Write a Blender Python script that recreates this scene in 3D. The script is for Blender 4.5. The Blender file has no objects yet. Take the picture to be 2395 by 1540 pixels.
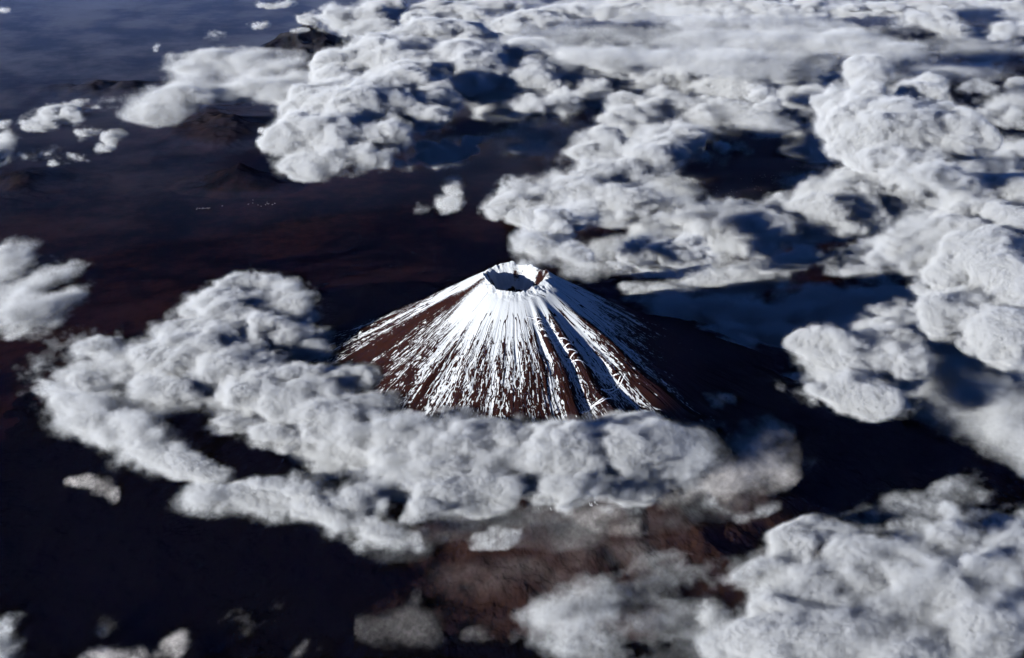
import bpy, math, random, sys
import numpy as np
import openvdb as vdb
from mathutils import Vector

# One Blender unit is one kilometre.
sc = bpy.context.scene
COL = sc.collection
rad = math.radians

# ------------------------------------------------------------------ camera
CAM_Z, PITCH, HFOV = 10.5, rad(22.9), rad(36.0)
PW, PH = 2395.0, 1540.0                       # picture size in which positions were measured
FPX = PW / 2 / math.tan(HFOV / 2)
cam_d = bpy.data.cameras.new("camera")
cam = bpy.data.objects.new("camera", cam_d)
COL.objects.link(cam)
cam.location = (0, 0, CAM_Z)
cam.rotation_euler = (math.pi / 2 - PITCH, 0, 0)
cam_d.sensor_width = 36.0
cam_d.angle = HFOV
cam_d.clip_start, cam_d.clip_end = 0.05, 900.0
sc.camera = cam


def at(u, v, z):
    """Point of the place seen at picture position (u, v) at altitude z; also the km per picture unit and the depression."""
    a, b = (u - PW / 2) / FPX, (PH / 2 - v) / FPX
    dx, dy, dz = a, math.cos(PITCH) + b * math.sin(PITCH), -math.sin(PITCH) + b * math.cos(PITCH)
    t = (z - CAM_Z) / dz
    dist = t * math.sqrt(dx * dx + dy * dy + dz * dz)
    return dx * t, dy * t, t / FPX, math.asin(-dz / math.sqrt(dx * dx + dy * dy + dz * dz))


# ------------------------------------------------------------------ noise on regular grids
rng = np.random.default_rng(11)


def worley_tile(n, cells, seed):
    r = np.random.default_rng(seed)
    pts = r.random((cells, cells, cells, 3)).astype(np.float32)
    g = (np.arange(n, dtype=np.float32) + 0.5) / n * cells
    ci = g.astype(int)
    fr = (g - ci).astype(np.float32)
    best = np.full((n, n, n), 9.0, np.float32)
    for dx in (-1, 0, 1):
        ix = (ci + dx) % cells
        for dy in (-1, 0, 1):
            iy = (ci + dy) % cells
            for dz in (-1, 0, 1):
                iz = (ci + dz) % cells
                p = pts[ix[:, None, None], iy[None, :, None], iz[None, None, :]]
                d = (p[..., 0] + dx - fr[:, None, None]) ** 2
                d += (p[..., 1] + dy - fr[None, :, None]) ** 2
                d += (p[..., 2] + dz - fr[None, None, :]) ** 2
                np.minimum(best, d, out=best)
    return best                                # squared distance to the nearest point, cells of size 1


WCELLS = 8
_w = worley_tile(112, WCELLS, 5)
PUFF = np.sqrt(np.clip(1.0 - _w / 0.72, 0, 1)).astype(np.float32)     # rounded heads with creases between
PUFF -= PUFF.mean()
LAT = rng.random((64, 64, 64)).astype(np.float32) - 0.5


def _lerp(t, c, axis, smooth):
    n = t.shape[axis]
    c = np.mod(c, n)
    i = np.floor(c).astype(int)
    f = (c - i).astype(np.float32)
    if smooth:
        f = f * f * (3 - 2 * f)
    sh = [1, 1, 1]
    sh[axis] = -1
    f = f.reshape(sh)
    i %= n
    a = np.take(t, i, axis)
    b = np.take(t, (i + 1) % n, axis)
    b -= a
    b *= f
    a += b
    return a


def puffs(X, Y, Z, cell, seed):
    r = random.Random(seed)
    t = PUFF.transpose(r.sample((0, 1, 2), 3))
    n = t.shape[0]
    k = [n / WCELLS / (c * r.uniform(0.93, 1.07)) for c in (cell if isinstance(cell, tuple) else (cell,) * 3)]
    o = [r.uniform(0, n) for _ in range(3)]
    t = _lerp(t, Z * k[2] + o[2], 2, False)
    t = _lerp(t, X * k[0] + o[0], 0, False)
    return _lerp(t, Y * k[1] + o[1], 1, False)


def vnoise(X, Y, Z, cell, seed):
    r = random.Random(seed)
    t = LAT.transpose(r.sample((0, 1, 2), 3))
    o = [r.uniform(0, 64) for _ in range(3)]
    c = cell if isinstance(cell, tuple) else (cell,) * 3
    t = _lerp(t, Z / c[2] + o[2], 2, True)
    t = _lerp(t, X / c[0] + o[0], 0, True)
    return _lerp(t, Y / c[1] + o[1], 1, True)


def samp(t, px, py, pz):
    """Tile t read at scattered points (in tile voxels), wrapping round."""
    n = t.shape[0]
    t = t.ravel()
    i, j, k = np.floor(px).astype(np.int32), np.floor(py).astype(np.int32), np.floor(pz).astype(np.int32)
    f, g, h = px - i, py - j, pz - k
    i, j, k = i % n, j % n, k % n
    i1, j1, k1 = (i + 1) % n * (n * n), (j + 1) % n * n, (k + 1) % n
    i, j = i * (n * n), j * n
    a = t[i + j + k] * (1 - f) + t[i1 + j + k] * f
    b = t[i + j1 + k] * (1 - f) + t[i1 + j1 + k] * f
    a += (b - a) * g
    c = t[i + j + k1] * (1 - f) + t[i1 + j + k1] * f
    d = t[i + j1 + k1] * (1 - f) + t[i1 + j1 + k1] * f
    c += (d - c) * g
    a += (c - a) * h
    return a


def fbm(X, Y, Z, cell, seed, octs=3, gain=0.5):
    c = cell if isinstance(cell, tuple) else (cell,) * 3
    a, out = 1.0, 0.0
    for k in range(octs):
        out = out + a * vnoise(X, Y, Z, tuple(v / 2.03 ** k for v in c), seed + 7 * k)
        a *= gain
    return out


# ------------------------------------------------------------------ meshes and materials
def mesh_obj(name, verts, quads, mat, parent=None, smooth=True):
    me = bpy.data.meshes.new(name)
    nv, nq = len(verts), len(quads)
    me.vertices.add(nv)
    me.vertices.foreach_set("co", np.ascontiguousarray(verts, np.float32).ravel())
    me.loops.add(nq * 4)
    me.loops.foreach_set("vertex_index", np.ascontiguousarray(quads, np.int32).ravel())
    me.polygons.add(nq)
    me.polygons.foreach_set("loop_start", np.arange(0, nq * 4, 4, dtype=np.int32))
    me.polygons.foreach_set("loop_total", np.full(nq, 4, np.int32))
    me.polygons.foreach_set("use_smooth", np.full(nq, smooth, bool))
    me.update(calc_edges=True)
    me.materials.append(mat)
    o = bpy.data.objects.new(name, me)
    COL.objects.link(o)
    if parent:
        o.parent = parent
    return o


def tag(o, label, cat, group=None, kind=None):
    o["label"] = label
    o["category"] = cat
    if group:
        o["group"] = group
    if kind:
        o["kind"] = kind
    return o


class NT:
    """Small helper to write node trees."""
    def __init__(self, name):
        self.m = bpy.data.materials.new(name)
        self.m.use_nodes = True
        self.t = self.m.node_tree
        self.t.nodes.clear()
        self.out = self.t.nodes.new("ShaderNodeOutputMaterial")

    def n(self, typ, ins=None, **kw):
        nd = self.t.nodes.new("ShaderNode" + typ)
        for k, v in kw.items():
            setattr(nd, k, v)
        for k, v in (ins or {}).items():
            s = nd.inputs[k]
            if isinstance(v, bpy.types.NodeSocket):
                self.t.links.new(v, s)
            else:
                s.default_value = v
        return nd

    def math(self, op, a, b=0.0, c=0.0, clamp=False):
        return self.n("Math", {0: a, 1: b, 2: c}, operation=op, use_clamp=clamp).outputs[0]

    def ramp(self, v, lo, hi, a=0.0, b=1.0, smooth=True):
        return self.n("MapRange", {0: v, 1: lo, 2: hi, 3: a, 4: b}, interpolation_type='SMOOTHSTEP' if smooth else 'LINEAR').outputs[0]

    def mix(self, f, a, b):
        nd = self.n("Mix", data_type='RGBA')
        for s, v in ((nd.inputs[0], f), (nd.inputs[6], a), (nd.inputs[7], b)):
            if isinstance(v, bpy.types.NodeSocket):
                self.t.links.new(v, s)
            else:
                s.default_value = v if not isinstance(v, tuple) or len(v) == 4 else (*v, 1)
        return nd.outputs[2]

    def noise(self, vec, scale, detail=4, rough=0.55, dist=0.0, dim='3D'):
        return self.n("TexNoise", {"Vector": vec, "Scale": scale, "Detail": detail, "Roughness": rough, "Distortion": dist}, noise_dimensions=dim).outputs[0]

    def link(self, a, b):
        self.t.links.new(a, b)


_vm = {}


def cloud_mat(density, colour=(1, 1, 1), g=0.0):
    key = (density, colour, g)
    if key not in _vm:
        k = NT("cloud_vapour")
        v = k.n("VolumePrincipled", {"Color": (*colour, 1), "Density": density, "Anisotropy": g})
        k.link(v.outputs[0], k.out.inputs["Volume"])
        k.m.cycles.homogeneous_volume = True
        _vm[key] = k.m
    return _vm[key]


_gm = {}


def vapour_mat(colour, g):
    key = (colour, g)
    if key not in _gm:
        k = NT("cloud_vapour_grid")
        # fine curdling on top of the stored density
        geo = k.n("NewGeometry").outputs["Position"]
        n = k.noise(geo, 19.0, 1.6, .7)
        fac = k.ramp(n, .36, .66, .30, 1.75, False)
        rho = k.n("Attribute", attribute_name="density").outputs["Fac"]
        p = k.n("VolumePrincipled", {"Color": (*colour, 1), "Density": k.math('MULTIPLY', rho, fac), "Anisotropy": g})
        p.inputs["Density Attribute"].default_value = ""
        k.link(p.outputs[0], k.out.inputs["Volume"])
        _gm[key] = k.m
    return _gm[key]


def vapour_grid(name, rho, org, h, mat, parent):
    """Fill the space with vapour whose density is rho[i, j, k] at org + h (i, j, k): the numbers are stored on the points of a mesh and a
    geometry-node tree pours them into a volume."""
    nx, ny, nz = rho.shape
    me = bpy.data.meshes.new(name)
    me.vertices.add(rho.size)
    at_ = me.attributes.new("rho", 'FLOAT', 'POINT')
    at_.data.foreach_set("value", np.ascontiguousarray(rho, np.float32).ravel())
    src = bpy.data.objects.new(name + "_numbers", me)       # a store of numbers, not part of the scene
    o = bpy.data.objects.new(name, bpy.data.volumes.new(name))
    o.data.materials.append(mat)
    COL.objects.link(o)
    o.parent = parent
    ng = bpy.data.node_groups.new("pour_vapour", 'GeometryNodeTree')
    ng.interface.new_socket("Geometry", in_out='INPUT', socket_type='NodeSocketGeometry')
    ng.interface.new_socket("Geometry", in_out='OUTPUT', socket_type='NodeSocketGeometry')
    N, L = ng.nodes, ng.links
    gi, go = N.new("GeometryNodeObjectInfo"), N.new("NodeGroupOutput")
    gi.inputs["Object"].default_value = src
    vc = N.new("GeometryNodeVolumeCube")
    lo = Vector(org)
    vc.inputs["Min"].default_value = lo
    vc.inputs["Max"].default_value = lo + Vector(((nx - 1) * h, (ny - 1) * h, (nz - 1) * h))
    vc.inputs["Resolution X"].default_value = nx
    vc.inputs["Resolution Y"].default_value = ny
    vc.inputs["Resolution Z"].default_value = nz
    vc.inputs["Background"].default_value = 0.0
    ps = N.new("GeometryNodeInputPosition")

    def vm(op, a, b):
        q = N.new("ShaderNodeVectorMath")
        q.operation = op
        L.new(a, q.inputs[0])
        q.inputs[1].default_value = b
        return q.outputs[0]
    idx = vm('ADD', vm('SCALE', vm('SUBTRACT', ps.outputs[0], lo), (0, 0, 0)), (.5, .5, .5))
    N[-1].name = "round"
    for q in N:
        if q.bl_idname == "ShaderNodeVectorMath" and q.operation == 'SCALE':
            q.inputs["Scale"].default_value = 1.0 / h
    fl = N.new("ShaderNodeVectorMath")
    fl.operation = 'FLOOR'
    L.new(idx, fl.inputs[0])
    sp = N.new("ShaderNodeSeparateXYZ")
    L.new(fl.outputs[0], sp.inputs[0])

    def im(a, k, b):
        q = N.new("FunctionNodeIntegerMath")
        q.operation = 'MULTIPLY_ADD'
        L.new(a, q.inputs[0])
        q.inputs[1].default_value = k
        L.new(b, q.inputs[2])
        return q.outputs[0]
    ii = im(im(sp.outputs[0], ny, sp.outputs[1]), nz, sp.outputs[2])
    na = N.new("GeometryNodeInputNamedAttribute")
    na.data_type = 'FLOAT'
    na.inputs[0].default_value = "rho"
    si = N.new("GeometryNodeSampleIndex")
    si.data_type = 'FLOAT'
    si.domain = 'POINT'
    L.new(gi.outputs["Geometry"], si.inputs["Geometry"])
    L.new(na.outputs[0], si.inputs["Value"])
    L.new(ii, si.inputs["Index"])
    L.new(si.outputs[0], vc.inputs["Density"])
    sm = N.new("GeometryNodeSetMaterial")
    sm.inputs["Material"].default_value = mat
    L.new(vc.outputs[0], sm.inputs[0])
    L.new(sm.outputs[0], go.inputs[0])
    md = o.modifiers.new("vapour", 'NODES')
    md.node_group = ng
    return o


# ------------------------------------------------------------------ clouds
NQ = NV = 0
HK = 0.95
CELLK = 0.72
DENK = 1.0


def main_body(V, quads):
    """Drop the scraps that float far from the largest piece."""
    lab = np.arange(len(V))
    a = quads[:, [0, 1, 2]].ravel()
    b = quads[:, [1, 2, 3]].ravel()
    for _ in range(400):
        m = np.minimum(lab[a], lab[b])
        old = lab.copy()
        np.minimum.at(lab, a, m)
        np.minimum.at(lab, b, m)
        lab = lab[lab]
        lab = lab[lab]
        if np.array_equal(old, lab):
            break
    _, isl = np.unique(lab, return_inverse=True)
    k = isl.max() + 1
    if k == 1:
        return V, quads
    lo, hi = np.full((k, 3), 1e9), np.full((k, 3), -1e9)
    np.minimum.at(lo, isl, V)
    np.maximum.at(hi, isl, V)
    size = (hi - lo).max(1)
    big = int(np.argmax(size))
    gap = np.maximum(0, np.maximum(lo - hi[big], lo[big] - hi))
    keep = (np.sqrt((gap ** 2).sum(1)) <= .4 * size[big]) & (np.bincount(isl) > 30)
    keep[big] = True
    q = quads[keep[isl[quads[:, 0]]]]
    used, inv = np.unique(q, return_inverse=True)
    return V[used], inv.reshape(-1, 4)


def cloud(label, blobs, z=2.2, rz=0.4, h=0.03, den=30.0, base=None, amp=(0.20, 0.13, 0.06), cell=(0.62, 0.28, 0.125),
          wisp=0.0, wcell=(0.5, 0.5, 0.3), fine=0.0, rot=0.0, cat="cloud", group=None, name="cloud", colour=(.93, .965, 1), round_=1.0, seed=None, bias=-0.03, g=0.0, edge=0.035, fray=0.42, soft=0.10, warp=0.19, curl=0.34, ck=1.0, lift=False):
    """A cloud: ellipsoids (picture x, y, rx, ry[, altitude shift, thickness factor]) joined, heaped with rounded heads and frayed, then
    turned into one closed surface that is filled with scattering vapour."""
    if den >= 7:
        den *= 1.7
    seed = seed if seed is not None else hash(tuple(blobs[0])) & 0xffff
    E = []
    for b in blobs:
        u, v, rx, ry = b[:4]
        zz = z + (b[4] if len(b) > 4 else 0.0)
        rzz = rz * (b[5] if len(b) > 5 else 1.0)
        for _ in range(6 if lift else 0):      # keep it above the slope beneath
            x, y, s, dep = at(u, v, zz)
            zz = max(zz, float(profile(math.hypot(x - PX, y - PY))) + rzz * .7 + .05)
        x, y, s, dep = at(u, v, zz)
        RX = rx * s
        rzz = min(rzz, 0.8 * ry * s / math.cos(dep))
        RY = math.sqrt(max((ry * s) ** 2 - (rzz * math.cos(dep)) ** 2, (0.35 * ry * s) ** 2)) / math.sin(dep)
        E.append((x, y, zz, RX, RY, rzz))
    E = np.array(E)
    c, s_ = math.cos(rot), math.sin(rot)
    ox, oy = E[:, 0].mean(), E[:, 1].mean()
    lx = (E[:, 0] - ox) * c + (E[:, 1] - oy) * s_
    ly = -(E[:, 0] - ox) * s_ + (E[:, 1] - oy) * c
    rx = np.sqrt((E[:, 3] * c) ** 2 + (E[:, 4] * s_) ** 2)
    ry = np.sqrt((E[:, 3] * s_) ** 2 + (E[:, 4] * c) ** 2)
    pad = 1.55
    ext = max(amp[0] * 0.5, 0.05)
    x0, x1 = (lx - rx * pad).min() - 2 * h, (lx + rx * pad).max() + 2 * h
    y0, y1 = (ly - ry * pad).min() - 2 * h, (ly + ry * pad).max() + 2 * h
    z0, z1 = (E[:, 2] - E[:, 5] * pad).min() - ext - 2 * h, (E[:, 2] + E[:, 5] * pad).max() + ext + 2 * h
    if base is not None:
        z0 = max(z0, base - 0.1)
    h *= HK
    X = np.arange(x0, x1 + h, h, dtype=np.float32)
    Y = np.arange(y0, y1 + h, h, dtype=np.float32)
    Z = np.arange(z0, z1 + h, h, dtype=np.float32)
    F = np.full((len(X), len(Y), len(Z)), -0.6, np.float32)
    for i in range(len(E)):
        i0, i1 = np.searchsorted(X, (lx[i] - rx[i] * 1.6, lx[i] + rx[i] * 1.6))
        j0, j1 = np.searchsorted(Y, (ly[i] - ry[i] * 1.6, ly[i] + ry[i] * 1.6))
        dx, dy = X[i0:i1, None] - lx[i], Y[None, j0:j1] - ly[i]
        wx, wy = dx * c - dy * s_, dx * s_ + dy * c
        q = (wx / E[i, 3]) ** 2 + (wy / E[i, 4]) ** 2
        q = q[:, :, None] + (((Z - E[i, 2]) / E[i, 5]) ** 2)[None, None, :]
        d = 1 - np.sqrt(q)
        d = np.where(d > 0, d, 1.1 * d - 3.2 * d * d) * np.float32(min(E[i, 5] * 1.3, min(E[i, 3], E[i, 4])) * round_)
        sub = F[i0:i1, j0:j1]
        np.maximum(sub, d.astype(np.float32), out=sub)
    wx0, wy0 = X + np.float32(seed * 0.37 % 50), Y + np.float32(seed * 0.73 % 50)
    wisp = wisp * 1.25 + 0.05
    F += np.float32(wisp) * fbm(wx0, wy0, Z, wcell, seed + 50, 3, 0.6)
    # heads: the amplitude itself varies from place to place, so lumpy and smooth stretches alternate
    lump = np.clip(1.25 + 1.9 * vnoise(wx0, wy0, Z, 1.3, seed + 60), .35, 2.2)
    F += np.float32(amp[0] * 1.1) * lump * puffs(wx0, wy0, Z, cell[0] * 1.05, seed)
    # the finer heads and frays are only worked out near the surface, on warped coordinates
    ix = np.flatnonzero(np.abs(F) < 0.30)
    n1, n2 = F.shape[1] * F.shape[2], F.shape[2]
    qx, qy, qz = wx0[ix // n1], wy0[ix % n1 // n2], Z[ix % n2]
    dv = []
    for k in range(3):
        o_ = 17.3 * (seed % 13) + 9.1 * k
        dv.append(samp(LAT, qx / .30 + o_, qy / .30 + 2 * o_, qz / .30) + .5 * samp(LAT, qx / .13 + o_, qy / .13 + 3 * o_, qz / .13))
    # the coarse form itself is torn: read it back at displaced places
    n3 = F.shape
    ci, cj, ck = ix // n1, ix % n1 // n2, ix % n2
    w2 = [samp(LAT, qx / .55 + 9 * k + seed % 31, qy / .55 + 4 * k, qz / .45) * curl + samp(LAT, qx / .19 + 5 * k, qy / .19 + seed % 23, qz / .15) * curl * .4 for k in range(3)]
    pi_ = np.clip(ci + w2[0] / h, 0, n3[0] - 1.001)
    pj_ = np.clip(cj + w2[1] / h, 0, n3[1] - 1.001)
    pk_ = np.clip(ck + w2[2] * .6 / h, 0, n3[2] - 1.001)
    i0, j0, k0 = pi_.astype(np.int64), pj_.astype(np.int64), pk_.astype(np.int64)
    fi, fj, fk = (pi_ - i0).astype(np.float32), (pj_ - j0).astype(np.float32), (pk_ - k0).astype(np.float32)
    Fr, base_ = F.ravel(), (i0 * n3[1] + j0) * n3[2] + k0
    val = 0
    for di in (0, 1):
        for dj in (0, 1):
            for dk in (0, 1):
                val = val + Fr[base_ + (di * n3[1] + dj) * n3[2] + dk] * ((fi if di else 1 - fi) * (fj if dj else 1 - fj) * (fk if dk else 1 - fk))
    F.reshape(-1)[ix] = val
    qx, qy, qz = qx + warp * dv[0], qy + warp * dv[1], qz + warp * .8 * dv[2]
    add = np.zeros(len(ix), np.float32)
    lum = lump.reshape(-1)[ix]
    kk = PUFF.shape[0] / WCELLS
    for a, cl, k in zip(amp[1:], cell[1:], range(9)):
        c_ = kk / (cl * CELLK * ck)
        add += np.float32(a) * lum * samp(PUFF, qx * c_ + 31 * k, qy * c_ + 57 * k, qz * c_ + 11 * k)
    fr = samp(LAT, qx / .11, qy / .11, qz / .09) + .7 * samp(LAT, qx / .053 + 5, qy / .053, qz / .05)
    add += np.float32(.05) * samp(PUFF, qx * kk / .085 + 3, qy * kk / .085, qz * kk / .085)
    F.reshape(-1)[ix] += add + np.float32(.095 + fine) * fr
    F += np.float32(bias)
    if base is not None:
        lim = (Z - base)[None, None, :] + 0.10 * vnoise(wx0, wy0, Z, 0.5, seed + 90)
        np.minimum(F, lim * 1.2, out=F)

    def shell(f, nm, dens, parent=None):
        f[0] = f[-1] = -0.5
        f[:, 0] = f[:, -1] = -0.5
        f[:, :, 0] = f[:, :, -1] = -0.5
        if f.max() <= 0:
            return None
        g_ = vdb.FloatGrid(0.5)
        g_.copyFromArray(-f)
        pts, quads = g_.convertToQuads(isovalue=0.0)
        if len(quads) == 0:
            return None
        V = np.array(pts, np.float32) * h + np.array([x0, y0, z0], np.float32)
        V, quads = main_body(V, np.array(quads, np.int64))
        # outward normals: the signed volume must be positive
        a_, b_, c_ = V[quads[:, 0]], V[quads[:, 1]], V[quads[:, 2]]
        if np.einsum('ij,ij->i', a_ - V.mean(0), np.cross(b_ - V.mean(0), c_ - V.mean(0))).sum() < 0:
            quads = quads[:, ::-1]
        global NQ
        NQ += len(quads)
        return mesh_obj(nm, V, quads, cloud_mat(round(dens, 3), colour, g), parent)

    # a thin frayed veil outside, and within it vapour that thickens from the torn edge to the heart
    tear = samp(LAT, qx / .16 + 3, qy / .16, qz / .12) + .65 * samp(LAT, qx / .07 + 3, qy / .07, qz / .06)
    F.reshape(-1)[ix] += np.float32(fray * .35) * tear
    t = np.clip((F + edge) / soft, 0, None)
    rho = np.float32(den) * np.minimum(t * t * .55, 1.0 + .5 * t)
    rho = np.minimum(rho, np.float32(den * 2.6))
    rho *= np.clip(.95 + 1.7 * vnoise(wx0, wy0, Z, 1.1, seed + 130) + 1.5 * vnoise(wx0, wy0, Z, .42, seed + 140), .12, 2.0)
    rho[t < .05] = 0
    # torn veils round the body
    Fb = F.reshape(-1)[ix]
    vb = np.clip((Fb + .19) / .19, 0, 1) ** 1.5 * np.clip(1.9 * tear + .2, 0, 1) * np.float32(min(.25, den * .1) + den * .10)
    rho.reshape(-1)[ix] = np.maximum(rho.reshape(-1)[ix], np.where(vb > .12, vb, 0))
    for ax in range(3):
        sl0 = [slice(None)] * 3
        sl0[ax] = slice(0, 1)
        rho[tuple(sl0)] = 0
        sl0[ax] = slice(-1, None)
        rho[tuple(sl0)] = 0
    nz_ = np.flatnonzero(rho.any(axis=(0, 1)))
    o, lift = None, edge * .6
    while o is None:
        o = shell(F + np.float32(lift), name, .6 * min(.25, den * .06) + den * .02)
        lift += .05
    if len(nz_):
        c0, c1 = max(nz_[0] - 1, 0), nz_[-1] + 2
        vapour_grid("vapour", rho[:, :, c0:c1], (x0, y0, z0 + c0 * h), h, vapour_mat(colour, g), o)
    global NV
    NV += rho.size
    o.location = (ox, oy, 0)
    o.rotation_euler = (0, 0, rot)
    print("cloud", label[:40], F.shape)
    return tag(o, label, cat, group)


def stroke(*pts, step=0.6):
    """Blobs along a path of (x, y, rx, ry)."""
    out = []
    for a, b in zip(pts[:-1], pts[1:]):
        L = math.hypot((b[0] - a[0]), (b[1] - a[1]) * 1.8)
        n = max(1, int(L / (min(a[2], b[2]) * step)))
        for k in range(n):
            t = k / n
            out.append(tuple(p + (q - p) * t for p, q in zip(a, b)))
    out.append(tuple(pts[-1]))
    return out


# ------------------------------------------------------------------ volcano
PX, PY = 0.035, 17.72           # the axis of the volcano
R_ = np.array([0, .4, 1.0, 1.5, 2, 3, 4, 6, 9, 14, 20, 400])
M_ = np.array([.65, .65, .65, .62, .56, .44, .33, .20, .10, .03, 0, 0])
_rr = np.linspace(0, 60, 6001)
_mm = np.interp(_rr, R_, M_)
_zz = 3.975 - np.concatenate([[0], np.cumsum((_mm[1:] + _mm[:-1]) / 2 * (_rr[1] - _rr[0]))])


def profile(r):
    return np.interp(r, _rr, _zz)


def vn2(a, b, seed):
    """Value noise of two coordinates given per point."""
    t = LAT[seed % 64]
    i, j = np.floor(a).astype(int), np.floor(b).astype(int)
    f, g = a - i, b - j
    f, g = f * f * (3 - 2 * f), g * g * (3 - 2 * g)
    i0, i1, j0, j1 = i % 64, (i + 1) % 64, j % 64, (j + 1) % 64
    return (t[i0, j0] * (1 - f) + t[i1, j0] * f) * (1 - g) + (t[i0, j1] * (1 - f) + t[i1, j1] * f) * g


def fb2(a, b, seed, octs=4, gain=0.5):
    o, w = 0, 1.0
    for k in range(octs):
        o = o + w * vn2(a * 2.03 ** k, b * 2.03 ** k, seed + 5 * k)
        w *= gain
    return o


def sstep(x, a, b):
    t = np.clip((x - a) / (b - a), 0, 1)
    return t * t * (3 - 2 * t)


def bump(x, c, w):
    return np.exp(-((x - c) / w) ** 2)


def volcano_height(phi, r):
    """Height over azimuth (degrees, 0 towards the viewer's side, + to the right) and radius."""
    pr = np.radians(phi)
    z = profile(r)
    g = sstep(r, .42, 1.6)
    wob = 2.5 * fb2(r * 1.4 + 3, phi / 40 + 20, 3, 3)
    p = phi + wob * g
    gul = lambda n, sd, st: 1 - np.abs(2.6 * vn2(p / 360 * n, r * st, sd))
    z = z + g * ((.026 * gul(34, 4, .5) + .020 * gul(83, 9, .9) * sstep(r, .5, 1.2) + .010 * gul(190, 15, 1.8) + .007 * gul(420, 21, 3.5) + .004 * gul(900, 27, 6.0)) * (1 - .85 * sstep(r, 2.3, 3.6)) - .02)
    z = z + sstep(r, .42, 1.3) * (.085 * bump(p, 54, 5.5) - .060 * bump(p, 41, 6) + .045 * bump(p, 33, 3) - .05 * bump(p, 26, 3) + .03 * bump(p, 20.5, 2.2) - .035 * bump(p, 16, 2.5)
                                  - .070 * bump(p, -66, 9) + .050 * bump(p, -82, 6) + .03 * bump(p, -50, 5))
    z = z + (.012 + .07 * sstep(r, 2.4, 4)) * fb2(r * np.cos(pr) * 2.5 + 30, r * np.sin(pr) * 2.5 + 30, 31, 5, .55) * sstep(r, .3, 1)
    # summit: rim with humps, bowl inside
    cxr = r * np.sin(pr)
    rim = .385 + .02 * np.cos(pr * 3 + 1) + .03 * vn2(phi / 25 + 40, r * 0, 40)
    a = np.abs((phi + 180) % 360 - 180)
    top = 3.70 + .060 * bump((phi - 192 + 180) % 360 - 180, 0, 15) + .035 * bump((phi - 150 + 180) % 360 - 180, 0, 17) + .03 * bump(phi, -75, 25) \
        + .035 * bump(phi, 95, 22) - .045 * bump(phi, 12, 40) + .02 * vn2(phi / 11 + 9, r * 0, 44) + .010 * vn2(phi / 4.5 + 3, r * 0, 47)
    z = z + (top - profile(rim)) * np.exp(-((r - rim) / .15) ** 2)
    crest = top - .15 * np.clip(rim - r, 0, 1)
    depth = .22 * sstep(rim - r, .0, .19) + .02 * fb2(cxr * 9 + 7, r * np.cos(pr) * 9 + 7, 50, 3) * (r < rim)
    rough = .034 * fb2(cxr * 10 + 21, r * np.cos(pr) * 10 + 11, 37, 4, .6) * bump(r, .36, .13)
    return np.where(r < rim, crest - depth, z) + rough, rim


def cone_hit(u, v):
    """Azimuth and radius on the plain cone under picture position (u, v)."""
    for t in np.arange(12, 40, .01):
        a, b = (u - PW / 2) / FPX, (PH / 2 - v) / FPX
        x, y, z = a * t, (math.cos(PITCH) + b * math.sin(PITCH)) * t, CAM_Z + (-math.sin(PITCH) + b * math.cos(PITCH)) * t
        r = math.hypot(x - PX, y - PY)
        if z < float(profile(r)):
            return math.degrees(math.atan2(x - PX, PY - y)), r
    return None


def volcano_material():
    k = NT("volcano_rock_and_snow")
    geo = k.n("NewGeometry").outputs["Position"]
    snow = k.n("Attribute", attribute_name="snow_cover").outputs["Fac"]
    veg = k.n("Attribute", attribute_name="growth").outputs["Fac"]
    fine = k.noise(geo, 75.0, 4, .7)
    s = k.ramp(k.math('ADD', snow, k.math('MULTIPLY', k.math('SUBTRACT', fine, .5), .8)), .40, .62)
    rockn = k.noise(geo, 7.0, 5, .6)
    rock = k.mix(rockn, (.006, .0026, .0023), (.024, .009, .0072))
    ash = k.n("Attribute", attribute_name="ash").outputs["Fac"]
    edge = k.ramp(k.math('ADD', ash, k.math('MULTIPLY', k.math('SUBTRACT', k.noise(geo, 1.6, 6, .65), .5), 1.5)), .34, .66)
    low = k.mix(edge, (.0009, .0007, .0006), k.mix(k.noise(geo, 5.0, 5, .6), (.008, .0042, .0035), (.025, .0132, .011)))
    rock = k.mix(veg, rock, low)
    col = k.mix(s, rock, (.38, .40, .42))
    bmp = k.n("Bump", {"Height": k.noise(geo, 60.0, 4, .6), "Strength": .35, "Distance": .004})
    b = k.n("BsdfDiffuse", {"Color": col, "Roughness": .4, "Normal": bmp.outputs[0]})
    k.link(b.outputs[0], k.out.inputs[0])
    return k.m


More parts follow.
